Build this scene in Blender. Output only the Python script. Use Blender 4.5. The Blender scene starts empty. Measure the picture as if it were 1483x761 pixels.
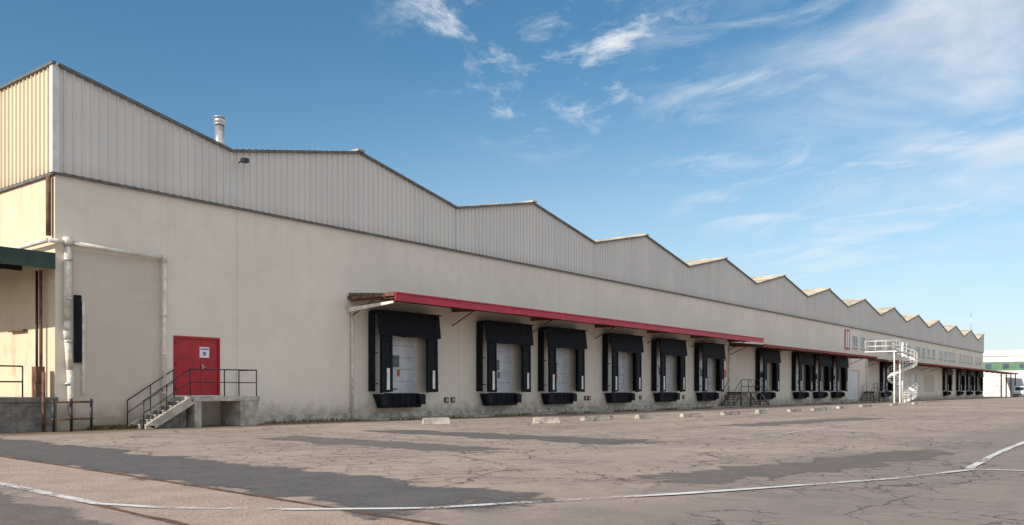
import bpy, math, random
from mathutils import Vector, noise as mnoise
random.seed(7)
sc = bpy.context.scene
R = math.radians

# ------------------------------------------------------------------ materials
def newmat(name):
    m = bpy.data.materials.new(name); m.use_nodes = True
    nt = m.node_tree; nt.nodes.clear()
    out = nt.nodes.new('ShaderNodeOutputMaterial')
    b = nt.nodes.new('ShaderNodeBsdfPrincipled')
    nt.links.new(b.outputs[0], out.inputs[0])
    return m, nt, b, out
def N(nt, t, **kw):
    n = nt.nodes.new(t)
    for k, v in kw.items(): setattr(n, k, v)
    return n
def c4(c): return (c[0], c[1], c[2], 1)
def noise(nt, vec, scale, detail=5, rough=.55, dist=0):
    n = N(nt, 'ShaderNodeTexNoise')
    n.inputs['Scale'].default_value = scale; n.inputs['Detail'].default_value = detail
    n.inputs['Roughness'].default_value = rough; n.inputs['Distortion'].default_value = dist
    nt.links.new(vec, n.inputs['Vector']); return n.outputs['Fac']
def ramp(nt, fac, lo, hi, a=0., b=1.):
    n = N(nt, 'ShaderNodeMapRange'); n.interpolation_type = 'SMOOTHSTEP'
    n.inputs['From Min'].default_value = lo; n.inputs['From Max'].default_value = hi
    n.inputs['To Min'].default_value = a; n.inputs['To Max'].default_value = b
    nt.links.new(fac, n.inputs['Value']); return n.outputs['Result']
def mix(nt, fac, a, b, mode='MIX'):
    n = N(nt, 'ShaderNodeMix', data_type='RGBA', blend_type=mode)
    for s, v in ((0, fac), (6, a), (7, b)):
        if isinstance(v, (int, float)): n.inputs[s].default_value = v
        elif isinstance(v, tuple): n.inputs[s].default_value = c4(v)
        else: nt.links.new(v, n.inputs[s])
    return n.outputs[2]
def math_(nt, op, a, b=0.):
    n = N(nt, 'ShaderNodeMath', operation=op)
    for i, v in enumerate((a, b)):
        if isinstance(v, (int, float)): n.inputs[i].default_value = v
        else: nt.links.new(v, n.inputs[i])
    return n.outputs[0]
def scaled(nt, vec, s, rot=0):
    n = N(nt, 'ShaderNodeMapping'); n.inputs['Scale'].default_value = s
    n.inputs['Rotation'].default_value = (0, 0, rot)
    nt.links.new(vec, n.inputs['Vector']); return n.outputs[0]
def bump(nt, b, h, strength=.3, dist=.02):
    n = N(nt, 'ShaderNodeBump'); n.inputs['Strength'].default_value = strength
    n.inputs['Distance'].default_value = dist
    nt.links.new(h, n.inputs['Height']); nt.links.new(n.outputs[0], b.inputs['Normal'])
def simple(name, col, rough=.6, var=.25, scale=3., metal=0., bs=0., streak=0., spec=.5):
    m, nt, b, o = newmat(name)
    co = N(nt, 'ShaderNodeTexCoord').outputs['Object']
    f = noise(nt, co, scale, 4)
    dark = tuple(c*(1-var) for c in col); light = tuple(min(1, c*(1+var*.6)) for c in col)
    c = mix(nt, ramp(nt, f, .3, .7), dark, light)
    if streak:
        s = noise(nt, scaled(nt, co, (5, 5, .35)), 1.6, 4)
        c = mix(nt, ramp(nt, s, .52, .75, 0, streak), c, tuple(x*.45 for x in col))
    nt.links.new(c, b.inputs['Base Color'])
    b.inputs['Roughness'].default_value = rough; b.inputs['Metallic'].default_value = metal
    b.inputs['Specular IOR Level'].default_value = spec
    if bs: bump(nt, b, noise(nt, co, 60, 3), bs, .004)
    return m

def wall_mat(name, base, dark, rust=0.25, st=.2):
    m, nt, b, o = newmat(name)
    tc = N(nt, 'ShaderNodeTexCoord').outputs['Object']
    sep = N(nt, 'ShaderNodeSeparateXYZ'); nt.links.new(tc, sep.inputs[0])
    c = mix(nt, ramp(nt, noise(nt, tc, .22, 5), .35, .65), base, tuple(x*.93 for x in base))
    c = mix(nt, ramp(nt, noise(nt, tc, 1.3, 6, .65), .4, .75, 0, .18), c, dark)
    s = noise(nt, scaled(nt, tc, (3.2, 3.2, .14)), 1.3, 5, .6)
    top = ramp(nt, sep.outputs['Z'], 4.5, 8.6, .2, 1.)
    c = mix(nt, math_(nt, 'MULTIPLY', ramp(nt, s, .50, .74, 0, st), top), c, dark)
    h = noise(nt, scaled(nt, tc, (.25, .25, 5.)), 1.1, 3)
    c = mix(nt, ramp(nt, h, .5, .8, 0, .22), c, tuple(min(1, x*1.1) for x in base))
    zz = math_(nt, 'ADD', sep.outputs['Z'], math_(nt, 'MULTIPLY', noise(nt, tc, 2.2, 5), -1.3))
    c = mix(nt, ramp(nt, zz, -.6, .4, .75, 0.), c, tuple(x*.40 for x in (base[0], base[1]*.93, base[2]*.8)))
    if rust:
        r = noise(nt, scaled(nt, tc, (1.4, 1.4, .5)), .8, 5, .6)
        c = mix(nt, ramp(nt, r, .58, .72, 0, rust), c, (.36, .2, .09))
    nt.links.new(c, b.inputs['Base Color']); b.inputs['Roughness'].default_value = .9
    bump(nt, b, noise(nt, tc, 14, 5, .65), .3, .02)
    return m

X0_ = 13.19
def clad_mat(name, base):
    m, nt, b, o = newmat(name)
    tc = N(nt, 'ShaderNodeTexCoord').outputs['Object']
    sep = N(nt, 'ShaderNodeSeparateXYZ'); nt.links.new(tc, sep.inputs[0])
    w = N(nt, 'ShaderNodeTexWhiteNoise', noise_dimensions='1D')
    nt.links.new(math_(nt, 'FLOOR', math_(nt, 'DIVIDE', math_(nt, 'ADD', sep.outputs['X'], sep.outputs['Y']), .9)), w.inputs['W'])
    c = mix(nt, w.outputs['Value'], tuple(x*.955 for x in base), tuple(min(1, x*1.03) for x in base))
    s = noise(nt, scaled(nt, tc, (4, 4, .22)), 1.5, 5, .6)
    c = mix(nt, ramp(nt, s, .48, .78, 0, .22), c, tuple(x*.62 for x in base))
    c = mix(nt, ramp(nt, noise(nt, tc, .35, 4), .4, .7, 0, .25), c, tuple(x*.85 for x in base))
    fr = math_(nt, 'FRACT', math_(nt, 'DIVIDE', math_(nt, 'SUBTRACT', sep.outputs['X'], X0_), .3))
    rib_shade = math_(nt, 'MULTIPLY', ramp(nt, fr, .88, .93), ramp(nt, fr, .97, 1., 1, 0))  # shade on one flank of each rib, put into the colour
    c = mix(nt, math_(nt, 'MULTIPLY', rib_shade, .55), c, tuple(x*.4 for x in base))
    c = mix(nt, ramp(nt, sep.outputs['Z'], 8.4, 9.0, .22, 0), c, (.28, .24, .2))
    nt.links.new(c, b.inputs['Base Color']); b.inputs['Roughness'].default_value = .5
    return m

M = {}
M['wall'] = wall_mat('pale_render', (.81, .735, .63), (.50, .44, .36), .04, .22)
M['wall_side'] = wall_mat('sun_tinted_render', (.74, .61, .44), (.42, .30, .19), .45, .4)  # render of the sunlit side, warmth of the sun mixed into its colour
M['panel'] = wall_mat('taupe_render', (.64, .565, .47), (.42, .36, .285), .06)
M['clad'] = clad_mat('painted_steel_cladding', (.70, .67, .635))
M['clad_side'] = clad_mat('sun_tinted_cladding', (.70, .59, .42))  # same cladding, with a warm sunlight tint painted in
M['roof'] = simple('fibre_cement_roof', (.46, .41, .33), .85, .35, .7)
M['cap'] = simple('dark_flashing', (.15, .14, .135), .6, .3)
M['trim'] = simple('pale_flashing', (.70, .69, .67), .5, .12)
M['black'] = simple('black_rubber', (.007, .008, .013), .6, .5, 2.5, spec=.2)
M['black2'] = simple('worn_black_rubber', (.02, .021, .031), .8, .5, 6, spec=.25)
M['red'] = simple('red_paint', (.50, .012, .045), .45, .2, 1.2, streak=.2)
M['reddoor'] = simple('red_door_paint', (.42, .012, .02), .45, .2, 1.5, streak=.2)
M['brown'] = simple('rusty_steel', (.17, .085, .05), .8, .5, 4)
M['brownthin'] = simple('faded_red_paint', (.34, .05, .055), .7, .35, 2)
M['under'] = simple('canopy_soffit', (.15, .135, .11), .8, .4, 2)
M['white'] = simple('white_paint', (.78, .77, .74), .5, .15, 3, streak=.15)
M['pipe'] = simple('cream_pipe_paint', (.72, .67, .58), .5, .25, 4, streak=.3)
M['doorgrey'] = simple('grey_door_panel', (.64, .66, .70), .45, .12, 2, streak=.25)
M['glass'] = simple('dark_glass', (.03, .04, .05), .12, .2, 2)
M['bluegl'] = simple('window_glass', (.10, .13, .17), .15, .3, 1)
M['concrete'] = simple('concrete', (.47, .43, .37), .9, .4, 2.5, bs=.4, streak=.35)
M['concdark'] = simple('weathered_concrete', (.22, .205, .185), .95, .4, 3, bs=.5, streak=.4)
M['block'] = simple('old_concrete_block', (.42, .37, .31), .95, .5, 5, bs=.5, streak=.3)
M['steel'] = simple('black_steel', (.02, .02, .022), .45, .3, 6)
M['galv'] = simple('galvanised_steel', (.55, .56, .56), .35, .2, 6, .7)
M['green'] = simple('dark_green_paint', (.018, .05, .035), .5, .4, 2)
M['greenband'] = simple('green_band_paint', (.10, .22, .13), .6, .2, 1)
M['orange'] = simple('orange_sign', (.65, .13, .03), .5, .2, 5)
M['paper'] = simple('notice_paper', (.8, .8, .82), .6, .08, 8)
M['ink'] = simple('notice_ink', (.12, .16, .4), .6, .2, 8)
M['tyre'] = simple('tyre_rubber', (.02, .02, .02), .8, .2)

# ------------------------------------------------------------------ mesh builder
class MB:
    def __init__(s, name, parent=None):
        s.name, s.parent = name, parent; s.v = []; s.f = []; s.mi = []; s.m = []; s.sm = []
    def mat(s, k):
        if k not in s.m: s.m.append(k)
        return s.m.index(k)
    def poly(s, pts, k):
        n = len(s.v); s.v += [tuple(p) for p in pts]; s.f.append(tuple(range(n, n+len(pts)))); s.mi.append(s.mat(k)); s.sm.append(False)
    def hexa(s, p, k):
        n = len(s.v); s.v += [tuple(q) for q in p]; i = s.mat(k)
        for f in ((3,2,1,0),(4,5,6,7),(0,1,5,4),(1,2,6,5),(2,3,7,6),(3,0,4,7)):
            s.f.append(tuple(n+a for a in f)); s.mi.append(i); s.sm.append(False)
    def box(s, x0, x1, y0, y1, z0, z1, k):
        s.hexa([(x0,y0,z0),(x1,y0,z0),(x1,y1,z0),(x0,y1,z0),(x0,y0,z1),(x1,y0,z1),(x1,y1,z1),(x0,y1,z1)], k)
    def cyl(s, a, b, r, k, seg=10, r2=None):
        a = Vector(a); b = Vector(b); d = (b-a).normalized(); r2 = r if r2 is None else r2
        u = d.orthogonal().normalized(); w = d.cross(u); n = len(s.v); i = s.mat(k)
        for c, rr in ((a, r), (b, r2)):
            for j in range(seg):
                t = 2*math.pi*j/seg; s.v.append(tuple(c+u*math.cos(t)*rr+w*math.sin(t)*rr))
        for j in range(seg):
            j2 = (j+1) % seg
            s.f.append((n+j, n+j2, n+seg+j2, n+seg+j)); s.mi.append(i); s.sm.append(True)
        s.f.append(tuple(n+j for j in reversed(range(seg)))); s.mi.append(i); s.sm.append(False)
        s.f.append(tuple(n+seg+j for j in range(seg))); s.mi.append(i); s.sm.append(False)
    def tube(s, pts, r, k, seg=10):
        for a, b in zip(pts[:-1], pts[1:]): s.cyl(a, b, r, k, seg)
    def build(s, bevel=0):
        me = bpy.data.meshes.new(s.name); me.from_pydata(s.v, [], s.f)
        for k in s.m: me.materials.append(M[k])
        me.polygons.foreach_set('material_index', s.mi); me.polygons.foreach_set('use_smooth', s.sm)
        me.update()
        o = bpy.data.objects.new(s.name, me); sc.collection.objects.link(o)
        if s.parent: o.parent = s.parent
        if bevel:
            bm = o.modifiers.new('bevel', 'BEVEL'); bm.width = bevel; bm.segments = 2; bm.limit_method = 'ANGLE'
        return o
def empty(name, loc=(0,0,0)):
    e = bpy.data.objects.new(name, None); sc.collection.objects.link(e); return e

# ------------------------------------------------------------------ warehouse
BAY = 13.13; V0 = 19.75; X0 = 13.19; X1 = V0+12.5*BAY; ZB = 8.5; ZV = 10.57; ZP = 11.94; YB = 45.
def roofz(x):
    t = ((x-V0)/BAY) % 1.0
    return ZV+(ZP-ZV)*(1-abs(2*t-1))
W = empty('warehouse_building')

docks = [26.98, 34.6, 40.1, 47.1, 53.6, 60.35, 72.4, 81.3, 87.0, 92.7, 112.0, 148.0, 158.5, 167.0, 175.5]
openings = [(17.38, 19.31, 1.14, 3.34)] + [(x+.95, x+3.12, 1.2, 4.0) for x in docks] + [(99.0, 103.5, .0, 3.6), (128., 131., 1.2, 3.6)]
openings.sort()
w = MB('walls', W)
x = X0
for a, b, z0, z1 in openings:
    w.box(x, a, 0, .35, 0, ZB, 'wall')
    if z0 > 0: w.box(a, b, 0, .35, 0, z0, 'wall')
    w.box(a, b, 0, .35, z1, ZB, 'wall'); x = b
w.box(x, X1, 0, .35, 0, ZB, 'wall')
w.box(X0, X1, YB-.3, YB, 0, ZV, 'wall')
w.build()
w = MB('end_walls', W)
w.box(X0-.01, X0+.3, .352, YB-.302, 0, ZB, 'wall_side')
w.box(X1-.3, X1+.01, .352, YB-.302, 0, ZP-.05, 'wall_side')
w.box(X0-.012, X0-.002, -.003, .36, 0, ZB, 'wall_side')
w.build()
w = MB('plinth_and_joints', W)
w.box(20.4, 184, -.06, -.002, 0, .32, 'concrete')
for k in range(13):
    xx = V0+k*BAY+.3
    if xx < X1: w.box(xx, xx+.015, -.005, -.001, .33, ZB-.2, 'panel')
w.build()

def ribbed(name, length, put, ztop, zbot, k, breaks=()):
    pts = []; n = int(length/.3)+1
    for i in range(n):
        for dx, dy in ((0,.10),(.20,.10),(.222,.155),(.262,.155),(.284,.10)):
            if i*.3+dx < length: pts.append((i*.3+dx, dy))
    pts.append((length, .10))
    pts.sort()
    me = bpy.data.meshes.new(name); v = []; f = []
    for (d, dy) in pts:
        v.append(put(d, dy, zbot)); v.append(put(d, dy, ztop(d)))
    for i in range(len(pts)-1): f.append((2*i, 2*i+2, 2*i+3, 2*i+1))
    me.from_pydata(v, [], f); me.materials.append(M[k]); me.update()
    o = bpy.data.objects.new(name, me); sc.collection.objects.link(o); o.parent = W
ribbed('facade_cladding', X1-X0, lambda d, dy, z: (X0+d, -dy, z), lambda d: roofz(X0+d) if d > .001 else ZP, ZB-.02, 'clad')
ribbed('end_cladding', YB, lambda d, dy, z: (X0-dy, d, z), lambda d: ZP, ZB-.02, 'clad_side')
w = MB('flashings', W)
w.box(X0-.13, X1, -.12, -.01, ZB-.10, ZB-.03, 'cap')
w.box(X0-.12, X0-.013, .01, YB, ZB-.12, ZB-.04, 'cap')
w.box(X0-.17, X0+.05, -.17, -.157, ZB-.05, ZP+.02, 'trim')
w.box(X0-.17, X0-.157, -.156, .05, ZB-.05, ZP+.02, 'trim')
w.box(X0-.22, X0-.10, -.26, YB, ZP+.0, ZP+.08, 'cap')
nodes = [X0] + sum([[V0+k*BAY, V0+(k+.5)*BAY] for k in range(13)], [])
nodes = sorted(set(round(n, 4) for n in nodes)); 
def zz(n, i): return ZP if i % 2 == 0 else ZV
for i in range(len(nodes)-1):
    a, b = nodes[i], nodes[i+1]; za, zb = zz(a, i), zz(b, i+1)
    w.hexa([(a,-.24,za-.02),(b,-.24,zb-.02),(b,-.165,zb-.02),(a,-.165,za-.02),(a,-.24,za+.08),(b,-.24,zb+.08),(b,-.165,zb+.08),(a,-.165,za+.08)], 'cap')
for k in range(13):
    xx = V0+k*BAY
    w.box(xx-.02, xx+.02, -.162, -.157, ZB, ZV-.05, 'trim')
w.build()
r = MB('saw_roof', W)
for i in range(len(nodes)-1):
    a, b = nodes[i], nodes[i+1]; za, zb = zz(a, i), zz(b, i+1)
    r.hexa([(a,-.164,za-.03),(b,-.164,zb-.03),(b,YB,zb-.03),(a,YB,za-.03),(a,-.164,za+.07),(b,-.164,zb+.07),(b,YB,zb+.07),(a,YB,za+.07)], 'roof')
    n = 22
    if i % 2 == 1:
        for j in range(n):
            t = (j+.5)/n; xx = a+(b-a)*t; z = za+(zb-za)*t
            r.box(xx-.04, xx+.04, -.14, YB-.2, z+.03, z+.115, 'roof')
for k in range(12):
    xx = V0+(k+.5)*BAY
    r.box(xx-.2, xx+.2, -.3, YB, ZP+.06, ZP+.15, 'roof')
r.build()

# ------------------------------------------------------------------ canopy
c = MB('dock_canopy', W)
def canopy(c, a, b, p, zf0, zf1, zw, fk, step=6.6):
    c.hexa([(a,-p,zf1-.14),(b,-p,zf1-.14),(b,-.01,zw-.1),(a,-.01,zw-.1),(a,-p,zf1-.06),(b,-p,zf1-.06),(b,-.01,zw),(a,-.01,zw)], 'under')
    xx = a-.02; L = 4.1
    while xx < b-.01:
        e = min(b, xx+L); j = random.uniform(-.012, .012)
        c.box(xx, e-.012, -p-.05, -p-.002, zf0+j, zf1, fk); xx = e
    c.box(a-.02, b, -p-.11, -p-.052, zf1-.07, zf1-.01, fk)
    n = max(1, int((b-a)/step)); 
    for i in range(n+1):
        xx = a+.08+(b-a-.25)*i/n
        c.hexa([(xx,-p+.01,zf1-.26),(xx+.1,-p+.01,zf1-.26),(xx+.1,-.01,zw-.38),(xx,-.01,zw-.38),(xx,-p+.01,zf1-.145),(xx+.1,-p+.01,zf1-.145),(xx+.1,-.01,zw-.105),(xx,-.01,zw-.105)], 'brown')
        c.cyl((xx+.05,-.03,zw-1.05),(xx+.05,-p*.5,zf1-.22),.03,'brown',6)
    for yy in (-.8,-1.6,-2.4):
        if -yy < p: c.box(a, b, yy-.03, yy+.03, zf1-.16+(zw-zf1)*(1+yy/p)-.07, zf1-.145+(zw-zf1)*(1+yy/p), 'brown')
canopy(c, 25.8, 66.7, 2.94, 5.13, 5.50, 5.66, 'red')
canopy(c, 66.75, 99.6, 2.94, 4.84, 5.04, 5.3, 'brownthin')
canopy(c, 106.5, 206, 2.94, 4.72, 4.92, 5.2, 'brownthin')
c.hexa([(25.7,-2.9,5.02),(25.78,-2.9,5.02),(25.78,-.02,4.78),(25.7,-.02,4.78),(25.7,-2.9,5.12),(25.78,-2.9,5.12),(25.78,-.02,4.98),(25.7,-.02,4.98)], 'pipe')
c.box(25.74, 25.79, -2.94, -.02, 5.34, 5.5, 'brown')
c.box(25.6, 27.0, -.14, -.02, 4.98, 5.1, 'pipe')
for xx in range(186, 206, 6): c.box(xx, xx+.2, -2.8, -2.6, 0, 4.7, 'brown')
c.build()

# ------------------------------------------------------------------ dock shelters + doors
def dock(x0, i):
    s = MB('dock_shelter' , W)
    s.box(x0, x0+.07, -.40, -.002, 1.28, 4.86, 'black')
    s.box(x0+3.93, x0+4.0, -.60, -.002, 1.28, 4.86, 'black')
    s.box(x0, x0+4.0, -.60, -.002, 4.863, 4.92, 'black')
    for zc in (1.6, 3.0, 4.4): s.box(x0+.02, x0+.05, -.62, -.402, zc, zc+.05, 'steel')
    for a, b in ((x0+.12, x0+.88), (x0+3.14, x0+3.92)):
        j = random.uniform(-.03, .03); k2 = random.uniform(-.03, .03)
        s.hexa([(a+k2,-.70,1.22+j),(b+k2,-.70,1.25-j),(b+k2,-.62,1.25-j),(a+k2,-.62,1.22+j),(a,-.68,4.0),(b,-.68,4.0),(b,-.62,4.0),(a,-.62,4.0)], 'black')
        s.box(a+.06, a+.12, -.725, -.702, 1.3, 3.7, 'black2')
        s.box(b-.14, b-.07, -.725, -.702, 1.3, 3.7, 'black2')
    seg = 8; hem = [3.80+random.uniform(-.03,.03)+(.05 if k in (0, seg) else 0) for k in range(seg+1)]
    for k in range(seg):
        a = x0-.03+4.06*k/seg; b = x0-.03+4.06*(k+1)/seg
        za, zb = hem[k], hem[k+1]
        s.hexa([(a,-.80,za),(b,-.80,zb),(b,-.71,zb),(a,-.71,za),(a,-.68,4.93),(b,-.68,4.93),(b,-.61,4.93),(a,-.61,4.93)], 'black')
    s.box(x0-.05, x0+4.05, -.83, -.2, 4.932, 4.97, 'black2')
    s.box(x0+.05, x0+3.95, -.835, -.805, 3.95, 4.0, 'black2')
    hh = random.uniform(-.1,.1)
    s.box(x0+.48, x0+.66, -.735, -.703, 1.35, 2.3+hh, 'white')
    s.box(x0+3.52, x0+3.68, -.735, -.703, 1.4, 2.25+hh, 'white')
    s.hexa([(x0+.5,-.42,.52),(x0+3.0,-.42,.52),(x0+3.0,-.065,.52),(x0+.5,-.065,.52),(x0+.22,-.50,1.16),(x0+3.2,-.50,1.16),(x0+3.2,-.065,1.16),(x0+.22,-.065,1.16)], 'black')
    for a in (x0+.25, x0+2.75): s.box(a, a+.35, -.66, -.505, .66, 1.12, 'black2')
    s.box(x0+.9, x0+2.7, -.58, -.10, 1.163, 1.2, 'steel')
    for k in range(5): s.box(x0+.8+k*.4, x0+.84+k*.4, -.53, -.50, .6, 1.1, 'black2')
    s.build(.008 if i < 5 else 0)
    d = MB('dock_door', W)
    a, b = x0+.95, x0+3.12
    d.box(a+.001, a+.08, .02, .25, 1.2, 3.999, 'trim'); d.box(b-.08, b-.001, .02, .25, 1.2, 3.999, 'trim')
    zc = 1.2
    for k in range(5):
        d.box(a+.082, b-.082, .10+.004*(k%2), .16, zc+.008, zc+.552, 'doorgrey'); zc += .56
    d.box(a+.082, b-.082, .13, .15, 1.2, 3.999, 'cap')
    if i % 4 != 3:
        d.box(a+.35, a+1.1, .075, .098, 2.42, 2.98, 'cap'); d.box(a+.41, a+1.04, .06, .073, 2.48, 2.92, 'glass')
    d.box(a+1.0, a+1.12, .05, .098, 2.0, 2.3, 'orange' if i % 2 == 0 else 'cap')
    d.box(a+.6, a+.95, .06, .098, 1.36, 1.42, 'cap')
    d.box(b+1.25, b+1.45, -.08, -.002, 2.3, 2.62, 'trim')
    d.box(b+1.30, b+1.40, -.10, -.082, 2.45, 2.52, 'red')
    d.cyl((b+1.35,-.02,2.62),(b+1.35,-.02,4.9),.018,'trim',6)
    d.build()
for i, x in enumerate(docks): dock(x, i)
d = MB('service_doors', W)
d.box(99.0, 103.5, .1, .16, .01, 3.59, 'doorgrey'); 
for k in range(8): d.box(99.02, 103.48, .08, .098, .3+k*.42, .33+k*.42, 'trim')
d.box(128.0, 131., .1, .16, 1.2, 3.59, 'doorgrey')
d.box(120.5, 126, -.06, -.003, 1.1, 3.3, 'doorgrey')
d.box(136, 142, -.06, -.003, 1.2, 3.6, 'panel')
for xx in (32.1, 32.6, 45.0, 45.4, 51.9, 58.4, 66.0): d.box(xx, xx+.26, -.08, -.003, .72, .98, 'brown'); d.box(xx+.06, xx+.20, -.09, -.081, .78, .92, 'panel')
d.box(65.4, 66.2, -.05, -.003, 2.4, 4.0, 'orange'); d.box(65.5, 66.1, -.06, -.052, 3.0, 3.7, 'trim')
d.box(58.1, 58.6, -.05, -.003, 2.5, 3.4, 'orange')
d.build()

# ------------------------------------------------------------------ red personnel door
d = MB('red_door', W)
a, b, z0, z1 = 17.38, 19.31, 1.14, 3.34
d.box(a+.001, a+.07, -.03, .12, z0, z1-.001, 'reddoor'); d.box(b-.07, b-.001, -.03, .12, z0, z1-.001, 'reddoor')
d.box(a+.071, b-.071, -.03, .12, z1-.08, z1-.001, 'reddoor')
m = (a+b)/2+.15
d.box(a+.075, m-.006, .02, .07, z0+.02, z1-.085, 'reddoor'); d.box(m+.006, b-.075, .02, .07, z0+.02, z1-.085, 'reddoor')
d.box(a+.08, b-.08, .05, .06, z0, z1-.09, 'cap')
d.box(m+.05, m+.09, -.03, .018, 2.1, 2.3, 'galv'); d.cyl((m+.07,-.04,2.2),(m+.2,-.04,2.2),.012,'galv',6)
d.box(18.46, 18.86, .004, .018, 2.56, 2.96, 'paper')
d.box(18.50, 18.82, .0, .003, 2.86, 2.91, 'ink'); d.box(18.60, 18.72, .0, .003, 2.64, 2.78, 'ink')
for zc in (1.4, 2.3, 3.1): d.cyl((a+.07,-.035,zc-.06),(a+.07,-.035,zc+.06),.018,'steel',6)
d.build()

# ------------------------------------------------------------------ pipes, lamp, chimney, windows
p = MB('drainpipes', W)
zt = 6.15
p.tube([(13.5,-.16,zt),(13.5,-.16,3.6),(13.44,-.22,3.3),(13.5,-.16,3.0),(13.56,-.2,2.0),(13.62,-.2,.5)], .105, 'pipe', 12)
p.tube([(12.9,3.5,zt-.02),(12.9,-.16,zt+.05),(13.5,-.16,zt+.05),(16.94,-.16,zt-.05),(16.94,-.16,5.9),(16.94,-.12,.35)], .075, 'pipe', 12)
for zc in (1.2,2.6,4.0,5.3): p.cyl((16.94,-.13,zc),(16.94,-.13,zc+.07),.1,'pipe'); p.cyl((13.53,-.17,zc+.3),(13.53,-.17,zc+.38),.13,'galv')
p.cyl((13.5,-.16,zt-.05),(13.5,-.16,zt+.22),.15,'pipe'); p.cyl((16.94,-.16,zt-.2),(16.94,-.16,zt+.05),.1,'pipe')
p.tube([(25.95,-.14,5.0),(25.95,-.10,4.7),(25.95,-.10,.1)], .06, 'pipe', 10)
for xx in (66.6, 106.2): p.tube([(xx,-.1,5.0),(xx,-.1,.1)], .06, 'pipe', 8)
p.tube([(13.05,.18,8.35),(13.05,.18,6.4)], .08, 'brown', 10)
p.tube([(13.02,.95,5.3),(13.02,.95,1.1)], .045, 'steel', 8)
p.tube([(13.0,.62,5.3),(13.0,.62,1.1)], .05, 'brown', 8)
p.box(13.76, 13.98, -.13, -.03, 2.25, 4.5, 'black')
p.box(14.02, 14.10, -.10, -.03, 1.2, 4.3, 'pipe')
p.build()
p = MB('render_panel', W)
p.box(13.75, 16.84, -.028, -.002, .02, 6.0, 'panel'); p.build()
p = MB('floodlight', W)
p.cyl((20.05,-.16,10.2),(20.05,-.45,10.26),.025,'steel',8); p.box(19.93,20.17,-.66,-.44,10.14,10.3,'steel'); p.build()
ch = MB('chimney_flue', W)
ch.cyl((21.3,3,10.6),(21.3,3,12.55),.2,'galv',20); ch.cyl((21.3,3,12.55),(21.3,3,12.62),.25,'galv',20)
ch.cyl((21.3,3,12.62),(21.3,3,12.85),.23,'galv',20); ch.cyl((21.3,3,12.85),(21.3,3,12.9),.27,'galv',20)
ch.cyl((21.3,3,11.6),(21.3,3,11.66),.225,'galv',20); ch.build()
wn = MB('upper_windows', W)
xx = 100.8; k = 0
while xx < 181:
    ww = 1.7
    wn.box(xx, xx+ww, -.02, -.002, 6.3, 7.5, 'bluegl')
    for q in (xx-.08, xx+ww/2-.03, xx+ww): wn.box(q, q+.08, -.06, -.022, 6.22, 7.58, 'white')
    for zc in (6.22, 7.5): wn.box(xx+.001, xx+ww-.001, -.058, -.0215, zc, zc+.08, 'white')
    wn.box(xx-.15, xx+ww+.15, -.12, -.003, 6.12, 6.2, 'concrete')
    k += 1; xx += 3.3 if k % 4 else 5.2
wn.box(97.8, 99.6, -.06, -.003, 5.9, 8.1, 'red'); wn.box(98.1, 98.6, -.07, -.061, 6.1, 7.9, 'trim'); wn.box(98.8, 99.3, -.07, -.061, 6.1, 7.9, 'trim')
wn.build()

# ------------------------------------------------------------------ entrance stairs
E = empty('entrance_stairs')
s = MB('landing_and_steps', E)
s.box(17.3, 20.2, -1.3, -.065, .93, 1.10, 'concrete')
s.box(17.45, 17.72, -1.28, -.065, 0, .929, 'concrete')
s.box(19.35, 20.17, -1.28, -.065, 0, .929, 'concrete')
n = 6
for k in range(n):
    z = 1.1*(n-k)/(n+1); xr = 17.3-.27*k
    s.box(xr-.27, xr, -1.12, -.24, z-.157, z, 'concdark')
    s.box(xr-.29, xr-.25, -1.12, -.24, z-.03, z+.004, 'concrete')
    if z-.158 > .02: s.box(xr-.268, xr-.01, -1.0, -.3, 0, z-.158, 'concdark')
for y0 in (-1.3, -.235):
    xb = 17.3-.27*n-.1
    s.hexa([(xb,y0,0),(xb+.34,y0,0),(xb+.34,y0+.17,0),(xb,y0+.17,0),(xb,y0,.12),(xb+.34,y0,.12),(xb+.34,y0+.17,.12),(xb,y0+.17,.12)], 'concrete')
    s.hexa([(xb+.34,y0,0),(17.46,y0,.86),(17.46,y0+.17,.86),(xb+.34,y0+.17,0),(xb,y0,.121),(17.299,y0,1.099),(17.299,y0+.17,1.099),(xb,y0+.17,.121)], 'concrete')
s.build(.01)
s = MB('handrails', E)
for yy in (-1.22, -.16):
    xb = 15.55
    s.tube([(xb,yy,.0),(xb,yy,.98),(17.3,yy,2.08),(17.3,yy,1.1)], .022, 'steel', 8)
    s.cyl((xb,yy,.55),(17.3,yy,1.62),.016,'steel',8)
    s.cyl((16.4,yy,.5),(16.4,yy,1.5),.018,'steel',8)
s.tube([(17.3,-1.22,2.08),(20.1,-1.22,2.1),(20.1,-.1,2.1)], .022,'steel',8)
s.tube([(17.3,-1.22,1.62),(20.1,-1.22,1.62),(20.1,-.1,1.62)], .016,'steel',8)
for xx in (18.7, 20.1): s.cyl((xx,-1.22,1.1),(xx,-1.22,2.1),.022,'steel',8)
s.cyl((20.1,-.1,1.1),(20.1,-.1,2.1),.022,'steel',8)
s.build()

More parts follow.
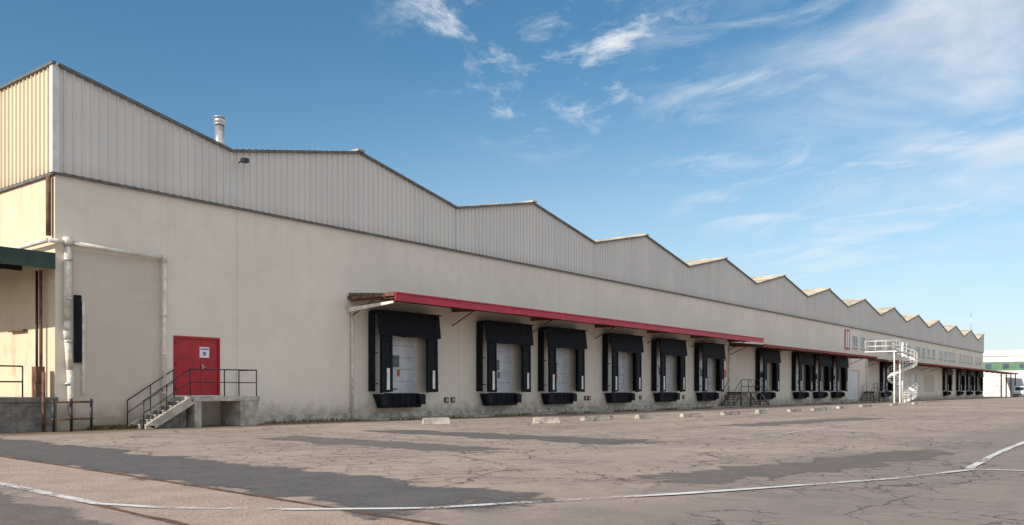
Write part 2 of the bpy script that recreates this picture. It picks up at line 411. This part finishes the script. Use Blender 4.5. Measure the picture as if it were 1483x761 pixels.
def walkway(x0, x1):
    G = empty('steel_dock_walkway')
    s = MB('deck', G)
    s.box(x0, x1, -1.3, -.07, 1.08, 1.2, 'steel')
    for xx in (x0+.1, (x0+x1)/2, x1-.2): s.box(xx, xx+.1, -1.25, -1.15, 0, 1.079, 'steel')
    for side in (-1, 1):
        ex = x0 if side < 0 else x1
        for k in range(5):
            z = 1.0-.2*k; xc = ex+side*(.14+.28*k); s.box(xc-.14, xc+.14, -1.28, -.3, z-.04, z, 'steel')
        for yy in (-1.3, -.26):
            s.hexa([(ex,yy,.85),(ex+side*1.6,yy,-.0),(ex+side*1.6,yy+.03,-.0),(ex,yy+.03,.85),(ex,yy,1.1),(ex+side*1.6,yy,.18),(ex+side*1.6,yy+.03,.18),(ex,yy+.03,1.1)], 'steel')
            s.tube([(ex,yy,2.2),(ex+side*1.6,yy,1.1),(ex+side*1.6,yy,.05)], .025,'steel',6)
            s.cyl((ex,yy,1.7),(ex+side*1.6,yy,.6),.02,'steel',6)
    s.build()
    s = MB('railing', G)
    for z in (1.65, 2.2): s.cyl((x0,-1.28,z),(x1,-1.28,z),.025,'steel',6)
    n = int((x1-x0)/1.4)
    for k in range(n+1): s.cyl((x0+(x1-x0)*k/n,-1.28,1.2),(x0+(x1-x0)*k/n,-1.28,2.2),.025,'steel',6)
    s.build()
walkway(66.3, 70.6)
walkway(104.8, 109.5)

# white spiral staircase
S = empty('spiral_staircase')
s = MB('spiral', S)
cx, cy, H, rr = 101.2, -5.2, 5.5, 1.5
s.cyl((cx,cy,0),(cx,cy,H+1.1),.09,'white',12)
nst = 30; turns = 1.6; t0 = R(200)
def ang(k): return t0+turns*2*math.pi*k/nst
for k in range(nst):
    a0, a1 = ang(k), ang(k+1.15); z = H*(k+1)/nst
    P = [(cx+.09*math.cos(a0), cy+.09*math.sin(a0)), (cx+rr*math.cos(a0), cy+rr*math.sin(a0)), (cx+rr*math.cos(a1), cy+rr*math.sin(a1)), (cx+.09*math.cos(a1), cy+.09*math.sin(a1))]
    s.hexa([(q[0],q[1],z-.05) for q in P]+[(q[0],q[1],z) for q in P], 'white')
    A, B = ang(k), ang(k+1); za, zb = H*k/nst, H*(k+1)/nst
    pa = (cx+rr*math.cos(A), cy+rr*math.sin(A)); pb = (cx+rr*math.cos(B), cy+rr*math.sin(B))
    s.hexa([(pa[0],pa[1],za),(pb[0],pb[1],zb),(pb[0]*1.0003,pb[1]*.99,zb),(pa[0]*1.0003,pa[1]*.99,za),(pa[0],pa[1],za+.3),(pb[0],pb[1],zb+.3),(pb[0]*1.0003,pb[1]*.99,zb+.3),(pa[0]*1.0003,pa[1]*.99,za+.3)], 'white')
    for h in (.7, 1.1): s.cyl((pa[0],pa[1],za+h),(pb[0],pb[1],zb+h),.03,'white',6)
    s.cyl((pa[0],pa[1],za+.2),(pa[0],pa[1],za+1.1),.018,'white',6)
s.build()
s = MB('upper_landing', S)
s.box(95.8, 100.2, -5.9, -4.5, H-.12, H, 'white'); s.box(95.8, 97.2, -4.499, -2.7, H-.12, H, 'white')
for xx, yy in ((95.9,-5.7),(98.2,-5.7)): s.box(xx, xx+.12, yy, yy+.12, 0, H-.121, 'white')
for h in (.55, 1.1):
    s.tube([(95.8,-2.7,H+h),(95.8,-5.9,H+h),(100.2,-5.9,H+h)], .025,'white',6); s.tube([(97.2,-2.7,H+h),(97.2,-4.5,H+h),(100.2,-4.5,H+h)], .025,'white',6)
for k in range(4):
    s.cyl((95.8+k*1.4,-5.9,H),(95.8+k*1.4,-5.9,H+1.1),.025,'white',6); s.cyl((95.8,-5.9+k*1.05,H),(95.8,-5.9+k*1.05,H+1.1),.025,'white',6)
s.build()

# ------------------------------------------------------------------ left loading annexe
A = empty('loading_canopy_annexe')
s = MB('canopy', A)
s.box(9.6, 13.1, -.12, 9, 5.62, 5.78, 'green'); s.box(9.6, 13.1, -.2, -.121, 5.28, 5.80, 'green')
s.box(9.52, 9.599, -.2, 9, 5.28, 5.80, 'green')
for yy in (2, 4.5, 7): s.box(9.6, 13.0, yy, yy+.12, 5.4, 5.619, 'steel')
s.box(9.7, 9.85, .0, .15, 1.1, 5.6, 'steel'); s.box(9.7, 9.85, 8, 8.15, 1.1, 5.6, 'steel')
s.build()
s = MB('loading_platform', A)
s.box(7.5, 13.1, -.3, 9, 0, .95, 'concdark'); s.box(7.45, 13.12, -.36, 9, .951, 1.1, 'concdark')
for k in range(4): s.box(7.5, 13.1, -.304, -.3005, .2+k*.2, .215+k*.2, 'cap')
s.build(.012)
s = MB('platform_railing', A)
for z in (1.6, 2.1): s.cyl((8.0,.3,z),(12.3,.3,z),.025,'steel',8)
for xx in (8.0, 9.5, 11, 12.3): s.cyl((xx,.3,1.1),(xx,.3,2.1),.025,'steel',8)
s.box(12.62, 12.9, .1, .4, 1.101, 2.1, 'brown')
s.box(13.02, 13.16, 2.0, 3.2, 3.35, 3.41, 'brown')
s.build()
G = MB('pipe_guard_rail')
for xx in (12.75, 13.3, 13.95): G.cyl((xx,-.85,0),(xx,-.85,1.05),.045,'steel',8)
for z in (.4, .95): G.cyl((12.7,-.85,z),(14.0,-.85,z),.035,'brown',8)
G.cyl((12.6,-.5,0),(12.6,-.5,1.9),.06,'brown',8)
G.build()

# ------------------------------------------------------------------ wheel stops
stops = [(24.8,-6.2,1.1),(28.0,-9.2,1.1),(32.6,-8.7,1.9),(35.9,-9.2,1.3),(39.2,-10,1.5),(44.0,-10,1.8),(47.6,-10.3,1.2),(52.4,-10.5,1.6),(57.3,-10.4,2.),(64.7,-9.7,1.8),(71,-9.6,2.2),(80,-9.5,2),(89,-9.4,2)]
for i, (x, y, l) in enumerate(stops):
    o = MB('concrete_wheel_stop')
    h = .2 if l > 1.2 else .25
    o.hexa([(-l/2,-.14,0),(l/2,-.14,0),(l/2,.14,0),(-l/2,.14,0),(-l/2+.03,-.10,h),(l/2-.03,-.10,h+.02),(l/2-.03,.10,h),(-l/2+.03,.10,h-.02)], 'block' if i % 3 else 'concrete')
    o.box(-l/2+.2, -l/2+.26, -.03, .03, h-.01, h+.03, 'brown'); o.box(l/2-.26, l/2-.2, -.03, .03, h-.01, h+.03, 'brown')
    ob = o.build(.02); ob.location = (x, y, 0); ob.rotation_euler = (0, 0, R(random.uniform(-8, 8) - (30 if i < 2 else 4)))

k = MB('concrete_apron')
xx = 26.2
while xx < 184:
    l = 3.9; j = random.uniform(-.02,.02)
    k.box(xx, xx+l-.04, -1.5+j, -.07, 0, .07+j*.4, 'block'); xx += l
k.build(.01)

# ------------------------------------------------------------------ ground
def ground_mat():
    m, nt, b, o = newmat('asphalt_yard')
    tc = N(nt, 'ShaderNodeTexCoord').outputs['Object']
    sep = N(nt, 'ShaderNodeSeparateXYZ'); nt.links.new(tc, sep.inputs[0])
    c = mix(nt, ramp(nt, noise(nt, tc, .10, 6, .6, .6), .40, .60), (.46, .35, .28), (.33, .265, .222))
    c = mix(nt, ramp(nt, noise(nt, scaled(nt, tc, (.12, 1, 1), R(6)), .55, 6, .62, .4), .48, .64, 0, .6), c, (.20, .17, .15))
    c = mix(nt, ramp(nt, noise(nt, scaled(nt, tc, (1, .2, 1), R(-12)), .6, 5, .6, .5), .52, .68, 0, .5), c, (.16, .14, .125))
    c = mix(nt, ramp(nt, noise(nt, tc, 1.4, 7, .72), .45, .70, 0, .75), c, (.52, .40, .325))
    c = mix(nt, ramp(nt, noise(nt, tc, .55, 8, .74, 1.), .54, .64, 0, .6), c, (.14, .118, .104))
    oil = ramp(nt, noise(nt, tc, 2.6, 3, .5), .70, .78, 0, .7)
    c = mix(nt, oil, c, (.06, .05, .045))
    c = mix(nt, ramp(nt, noise(nt, tc, 26, 3, .8), .38, .66, 0, .75), c, mix(nt, noise(nt, tc, 13, 3), (.085,.07,.058), (.60,.49,.41)))
    zone = math_(nt, 'ADD', sep.outputs['Y'], math_(nt, 'MULTIPLY', noise(nt, tc, .25, 6, .6), 5.))
    c = mix(nt, ramp(nt, zone, -22.5, -20.5, .5, 0), c, (.185, .162, .148))
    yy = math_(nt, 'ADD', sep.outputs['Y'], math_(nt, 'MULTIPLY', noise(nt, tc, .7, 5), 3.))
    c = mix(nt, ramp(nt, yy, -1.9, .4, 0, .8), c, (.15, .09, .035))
    wv = N(nt, 'ShaderNodeTexNoise'); wv.inputs['Scale'].default_value = .9; wv.inputs['Detail'].default_value = 6; wv.inputs['Roughness'].default_value = .65
    nt.links.new(tc, wv.inputs['Vector'])
    add = N(nt, 'ShaderNodeMix', data_type='RGBA', blend_type='ADD'); add.inputs[0].default_value = .9
    nt.links.new(tc, add.inputs[6]); nt.links.new(wv.outputs['Color'], add.inputs[7])
    cn = noise(nt, tc, .16, 4)
    for sc_, wd, lo in ((.40, .011, .40), (1.5, .032, .43)):
        vo = N(nt, 'ShaderNodeTexVoronoi', feature='DISTANCE_TO_EDGE'); vo.inputs['Scale'].default_value = sc_
        nt.links.new(add.outputs[2], vo.inputs['Vector'])
        cr = ramp(nt, vo.outputs['Distance'], wd*.2, wd, 1, 0)
        cr = math_(nt, 'MULTIPLY', cr, ramp(nt, cn, lo, lo+.08))
        c = mix(nt, math_(nt, 'MULTIPLY', cr, .8), c, (.05, .04, .034))
    nt.links.new(c, b.inputs['Base Color']); b.inputs['Roughness'].default_value = .92
    h = math_(nt, 'ADD', noise(nt, tc, 30, 4, .75), math_(nt, 'MULTIPLY', noise(nt, tc, .9, 4), 1.5))
    bump(nt, b, h, .8, .025)
    return m
M['ground'] = ground_mat()
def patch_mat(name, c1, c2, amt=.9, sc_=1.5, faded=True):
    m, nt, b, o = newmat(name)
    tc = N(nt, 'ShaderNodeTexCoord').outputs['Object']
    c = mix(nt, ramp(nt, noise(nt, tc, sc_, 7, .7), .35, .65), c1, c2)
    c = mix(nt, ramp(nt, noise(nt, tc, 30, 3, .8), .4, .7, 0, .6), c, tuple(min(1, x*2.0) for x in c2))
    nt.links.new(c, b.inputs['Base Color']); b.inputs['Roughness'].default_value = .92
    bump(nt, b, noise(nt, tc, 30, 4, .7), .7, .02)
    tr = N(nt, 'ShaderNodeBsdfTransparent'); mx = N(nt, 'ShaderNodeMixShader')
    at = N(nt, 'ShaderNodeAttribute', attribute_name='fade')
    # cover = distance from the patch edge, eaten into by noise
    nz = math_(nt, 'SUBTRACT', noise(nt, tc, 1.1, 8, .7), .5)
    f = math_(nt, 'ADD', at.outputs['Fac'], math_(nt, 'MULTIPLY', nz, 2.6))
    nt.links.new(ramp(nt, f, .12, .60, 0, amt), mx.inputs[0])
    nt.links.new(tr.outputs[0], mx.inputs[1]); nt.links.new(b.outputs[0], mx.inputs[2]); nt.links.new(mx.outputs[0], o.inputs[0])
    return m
M['patch'] = patch_mat('dark_ground_overlay', (.085, .08, .08), (.13, .12, .115), .88)  # overlay darker than the yard, cover broken up by noise
M['patch2'] = patch_mat('grey_ground_overlay', (.13, .115, .105), (.18, .158, .142), .7)
M['pink'] = patch_mat('pink_gravel_strip', (.33, .235, .185), (.46, .345, .28), .85)
def line_mat():
    m, nt, b, o = newmat('worn_white_road_paint')
    tc = N(nt, 'ShaderNodeTexCoord').outputs['Object']
    c = mix(nt, noise(nt, tc, 3, 5), (.6, .58, .55), (.85, .83, .8))
    nt.links.new(c, b.inputs['Base Color']); b.inputs['Roughness'].default_value = .8
    tr = N(nt, 'ShaderNodeBsdfTransparent'); mx = N(nt, 'ShaderNodeMixShader')
    f = math_(nt, 'ADD', math_(nt, 'MULTIPLY', noise(nt, tc, 14, 6, .75), .5), math_(nt, 'MULTIPLY', noise(nt, tc, .8, 4), .5))
    nt.links.new(ramp(nt, f, .47, .59), mx.inputs[0])
    nt.links.new(b.outputs[0], mx.inputs[1]); nt.links.new(tr.outputs[0], mx.inputs[2]); nt.links.new(mx.outputs[0], o.inputs[0])
    return m
M['line'] = line_mat()
g = MB('ground'); g.poly([(-1500,-1500,0),(2500,-1500,0),(2500,1500,0),(-1500,1500,0)], 'ground'); g.build()

def strip(name, pts, width, k, z, jit=0., step=.5):
    P = []
    for (a, b) in zip(pts[:-1], pts[1:]):
        a2, b2 = Vector(a), Vector(b); n = max(1, int((b2-a2).length/step))
        for i in range(n): P.append(a2.lerp(b2, i/n))
    P.append(Vector(pts[-1])); v = []; fade = []; f = []
    sd_ = random.uniform(0, 99); cols = (-1, -.6, 0, .6, 1)
    for i, p in enumerate(P):
        d = (P[min(i+1, len(P)-1)]-P[max(i-1, 0)]).normalized(); nn = Vector((-d.y, d.x))
        jj = [mnoise.fractal(Vector((i*step*.9, sd_+50*q, 0)), 1., 2., 4)*jit*2 for q in (0, 1)]
        end = min(1., min(i, len(P)-1-i)*step/1.4)
        for cc in cols:
            off = cc*(width/2+(jj[0] if cc > 0 else jj[1])); q = p+nn*off
            v.append((q.x, q.y, z)); fade.append((1. if abs(cc) < .7 else 0.)*end if jit > .1 else 1.)
    m = len(cols)
    for i in range(len(P)-1):
        for j in range(m-1): f.append((i*m+j, (i+1)*m+j, (i+1)*m+j+1, i*m+j+1))
    f = [tuple(reversed(q)) for q in f]
    me = bpy.data.meshes.new(name); me.from_pydata(v, [], f); me.materials.append(M[k])
    a = me.attributes.new('fade', 'FLOAT', 'POINT'); a.data.foreach_set('value', fade); me.update()
    o = bpy.data.objects.new(name, me); sc.collection.objects.link(o)
    if me.polygons[0].normal.z < 0: me.flip_normals()
    return o
strip('gravel_strip', [(6.8,2),(6.55,-10),(5.9,-18),(5.3,-24),(4.7,-30)], 1.75, 'pink', .004, .07, .15)
strip('dark_ground_patch', [(9.0,-1),(8.7,-9),(8.3,-13),(8.0,-18),(7.6,-23.3)], 2.6, 'patch', .008, .25, .12)  # dark strip over the yard, fading out at edges and ends
strip('dark_ground_patch', [(4.2,-11),(3.9,-17),(3.3,-22),(3,-28)], 1.9, 'patch2', .008, .2, .12)
strip('dark_ground_patch', [(19.9,-7.8),(19.6,-13),(18.9,-19)], 2.2, 'patch', .004, .3, .12)  # second dark strip, running away from the wall
strip('dark_ground_patch', [(15.2,-8.5),(14.6,-17.5)], 1.9, 'patch2', .004, .25, .12)
strip('dark_ground_patch', [(30,-16),(44,-17.5)], 2.0, 'patch2', .004, .3, .12)
strip('dark_ground_patch', [(11,-23),(16,-24.3),(21,-25)], 1.6, 'patch2', .004, .3, .12)
for i, off in enumerate((-.86, .86)):
    strip('track_groove', [(6.8+off,2),(6.55+off,-10),(5.9+off,-18),(5.3+off,-24),(4.7+off,-30)], .07, 'brown', .012, .02, .15)
strip('road_marking', [(5.2,-14),(5.15,-16.5),(4.95,-19.2),(5.2,-20.1),(6.1,-21.5),(7.0,-22.5),(9.79,-24.05),(13.53,-25.75),(16.0,-26.45),(16.3,-27.3),(17.5,-32)], .13, 'line', .016, .012, .2)
strip('road_marking', [(16.05,-26.35),(19.85,-26.15),(27,-26)], .12, 'line', .016, .012, .2)
strip('road_marking', [(22,-20),(34,-19.0),(46,-18.2)], .06, 'line', .016, .012, .2)

wd = MB('weeds')
M['weed'] = simple('dry_weeds', (.17, .14, .04), .9, .5, 8)
for _ in range(3600):
    x = random.choice((random.uniform(20.3, 60), random.uniform(13.8, 16), random.uniform(20.3, 110))); y = -random.uniform(.02, .4)-(1.5 if x > 26 else .05)*random.choice((1, 1, 1.02))
    if mnoise.noise(Vector((x*.35, 0, 3))) < -.05: continue
    h = random.uniform(.03, .18); a = random.uniform(0, 3.14); dx, dy = math.cos(a)*.03, math.sin(a)*.03; lx, ly = random.uniform(-.05,.05), random.uniform(-.05,.05)
    wd.poly([(x-dx,y-dy,0),(x+dx,y+dy,0),(x+lx,y+ly,h)], 'weed')
wd.build()

# ------------------------------------------------------------------ distant building, mast, van
D = empty('distant_white_building')
s = MB('walls_and_roof', D)
s.box(208, 240, -34, 12, 0, 8.6, 'white'); s.box(207.8, 240.2, -34.2, 12.2, 8.6, 9.0, 'trim')
s.box(212, 238, -5, 10, 9.0, 10.0, 'white')
s.box(207.9, 207.98, -34, 12, 5.6, 7.4, 'greenband')
for k in range(9): s.box(207.9, 207.98, -32.2+k*4.6, -28.8+k*4.6, 0, 3.8, 'doorgrey')
for k in range(14): s.box(207.82, 207.898, -33+k*3.2, -31.8+k*3.2, 6.0, 7.0, 'bluegl')
s.build()
s = MB('antenna_mast'); s.cyl((183.5,2,11.9),(183.5,2,16.5),.05,'galv',6); s.cyl((183,2,15.4),(184,2,15.4),.03,'galv',6); s.build()
def van(x, y, rot, k):
    E = empty('delivery_van')
    b = MB('body', E)
    prof = [(-2.4,.35),(2.3,.35),(2.4,.9),(2.2,1.15),(1.55,1.3),(1.0,2.05),(.7,2.2),(-2.3,2.2),(-2.4,2.0)]
    for (p0, p1) in zip(prof, prof[1:]+prof[:1]):
        b.poly([(p0[0],-.95,p0[1]),(p1[0],-.95,p1[1]),(p1[0],.95,p1[1]),(p0[0],.95,p0[1])][::-1], k)
    b.poly([(q[0],-.95,q[1]) for q in prof], k); b.poly([(q[0],.95,q[1]) for q in prof][::-1], k)
    b.poly([(1.53,-.8,1.36),(1.53,.8,1.36),(1.06,.75,2.0),(1.06,-.75,2.0)], 'glass')
    for sy in (-1, 1): b.box(.2, 1.1, sy*.955-.004, sy*.955+.004, 1.35, 1.95, 'glass')
    b.box(2.35, 2.45, -.9, .9, .4, .6, 'cap'); b.box(-2.45,-2.38,-.9,.9,.4,.6,'cap')
    b.build()
    for i, (wx, wy) in enumerate(((1.5,-.98),(1.5,.98),(-1.5,-.98),(-1.5,.98))):
        w_ = MB('wheel', E); w_.cyl((wx,wy-.1,.34),(wx,wy+.1,.34),.34,'tyre',18); w_.cyl((wx,wy-.11,.34),(wx,wy+.11,.34),.18,'galv',12); w_.build()
    E.location = (x, y, 0); E.rotation_euler = (0, 0, rot)
van(202, -4.0, R(175), 'white')

# ------------------------------------------------------------------ world, sun
SUN_EL, SUN_AZ = R(27), R(171)
wld = bpy.data.worlds.new('World'); sc.world = wld; wld.use_nodes = True
nt = wld.node_tree; nt.nodes.clear()
out = N(nt, 'ShaderNodeOutputWorld'); bg = N(nt, 'ShaderNodeBackground'); nt.links.new(bg.outputs[0], out.inputs[0])
sky = N(nt, 'ShaderNodeTexSky'); sky.sky_type = 'NISHITA'; sky.sun_disc = False
sky.sun_elevation = SUN_EL; sky.sun_rotation = math.pi/2-SUN_AZ; sky.air_density = 1.0; sky.dust_density = .5; sky.ozone_density = 2.6
tc = N(nt, 'ShaderNodeTexCoord').outputs['Generated']
sp = N(nt, 'ShaderNodeSeparateXYZ'); nt.links.new(tc, sp.inputs[0])
dz = math_(nt, 'ADD', math_(nt, 'MAXIMUM', sp.outputs['Z'], 0.), .2)
cb = N(nt, 'ShaderNodeCombineXYZ'); nt.links.new(math_(nt, 'DIVIDE', sp.outputs['X'], dz), cb.inputs[0]); nt.links.new(math_(nt, 'DIVIDE', sp.outputs['Y'], dz), cb.inputs[1])
P = cb.outputs[0]
def dirmask(v, lo, hi):
    v = Vector(v).normalized()
    n = N(nt, 'ShaderNodeVectorMath', operation='DOT_PRODUCT'); n.inputs[1].default_value = v; nt.links.new(tc, n.inputs[0])
    return ramp(nt, n.outputs['Value'], lo, hi)
wisp = ramp(nt, noise(nt, scaled(nt, P, (1, 1, 1), R(20)), 5.5, 9, .64, .4), .49, .72)
wisp = math_(nt, 'MULTIPLY', wisp, dirmask((.775,.54,.47), .976, .996))
stre = ramp(nt, noise(nt, scaled(nt, P, (1.5, .7, 1), R(-38)), 4.2, 10, .62, .5), .44, .76)
stre = math_(nt, 'MULTIPLY', stre, dirmask((.93,.26,.33), .965, .992))
broad = ramp(nt, noise(nt, scaled(nt, P, (1.2, .75, 1), R(-30)), 2.1, 9, .56, .3), .36, .80)
broad = math_(nt, 'MULTIPLY', broad, dirmask((1.0,.06,.50), .92, .99))
fill = math_(nt, 'MULTIPLY', ramp(nt, noise(nt, P, .9, 6, .6), .3, .6), dirmask((-.1,-.85,.5), .1, .7))  # unseen bright cloud behind the camera, added to light the shaded facade
cl = math_(nt, 'MAXIMUM', math_(nt, 'MULTIPLY', wisp, .9), broad)
cl = math_(nt, 'MAXIMUM', cl, math_(nt, 'MULTIPLY', stre, .6))
cl = math_(nt, 'MAXIMUM', cl, math_(nt, 'MULTIPLY', fill, .95))
hs = N(nt, 'ShaderNodeHueSaturation'); hs.inputs['Hue'].default_value = .490; hs.inputs['Saturation'].default_value = 1.2; hs.inputs['Value'].default_value = 1.08
nt.links.new(sky.outputs[0], hs.inputs['Color'])
hz = math_(nt, 'MULTIPLY', ramp(nt, sp.outputs['Z'], 0.0, .38, .6, 0), dirmask((1., .1, .05), .5, 1.))
base = mix(nt, hz, hs.outputs[0], (6.0, 7.2, 8.2))
col = mix(nt, cl, base, (7.8, 8.0, 8.2))
nt.links.new(col, bg.inputs['Color']); bg.inputs['Strength'].default_value = .118

sun = bpy.data.lights.new('sun', 'SUN'); sun.energy = 4.8; sun.angle = R(.5); sun.color = (1, .90, .77)
so = bpy.data.objects.new('sun', sun); sc.collection.objects.link(so)
sd = Vector((math.cos(SUN_EL)*math.cos(SUN_AZ), math.cos(SUN_EL)*math.sin(SUN_AZ), math.sin(SUN_EL)))
so.rotation_euler = sd.to_track_quat('Z', 'Y').to_euler()

# ------------------------------------------------------------------ camera
cam = bpy.data.cameras.new('camera'); co = bpy.data.objects.new('camera', cam); sc.collection.objects.link(co)
co.location = (0, -29.1, 1.32); co.rotation_euler = (R(90), 0, R(37.68-90))
cam.sensor_width = 36; cam.lens = 30.27; cam.shift_y = .125; cam.clip_end = 6000
sc.camera = co
sc.view_settings.view_transform = 'Standard'; sc.view_settings.look = 'None'; sc.view_settings.exposure = 0
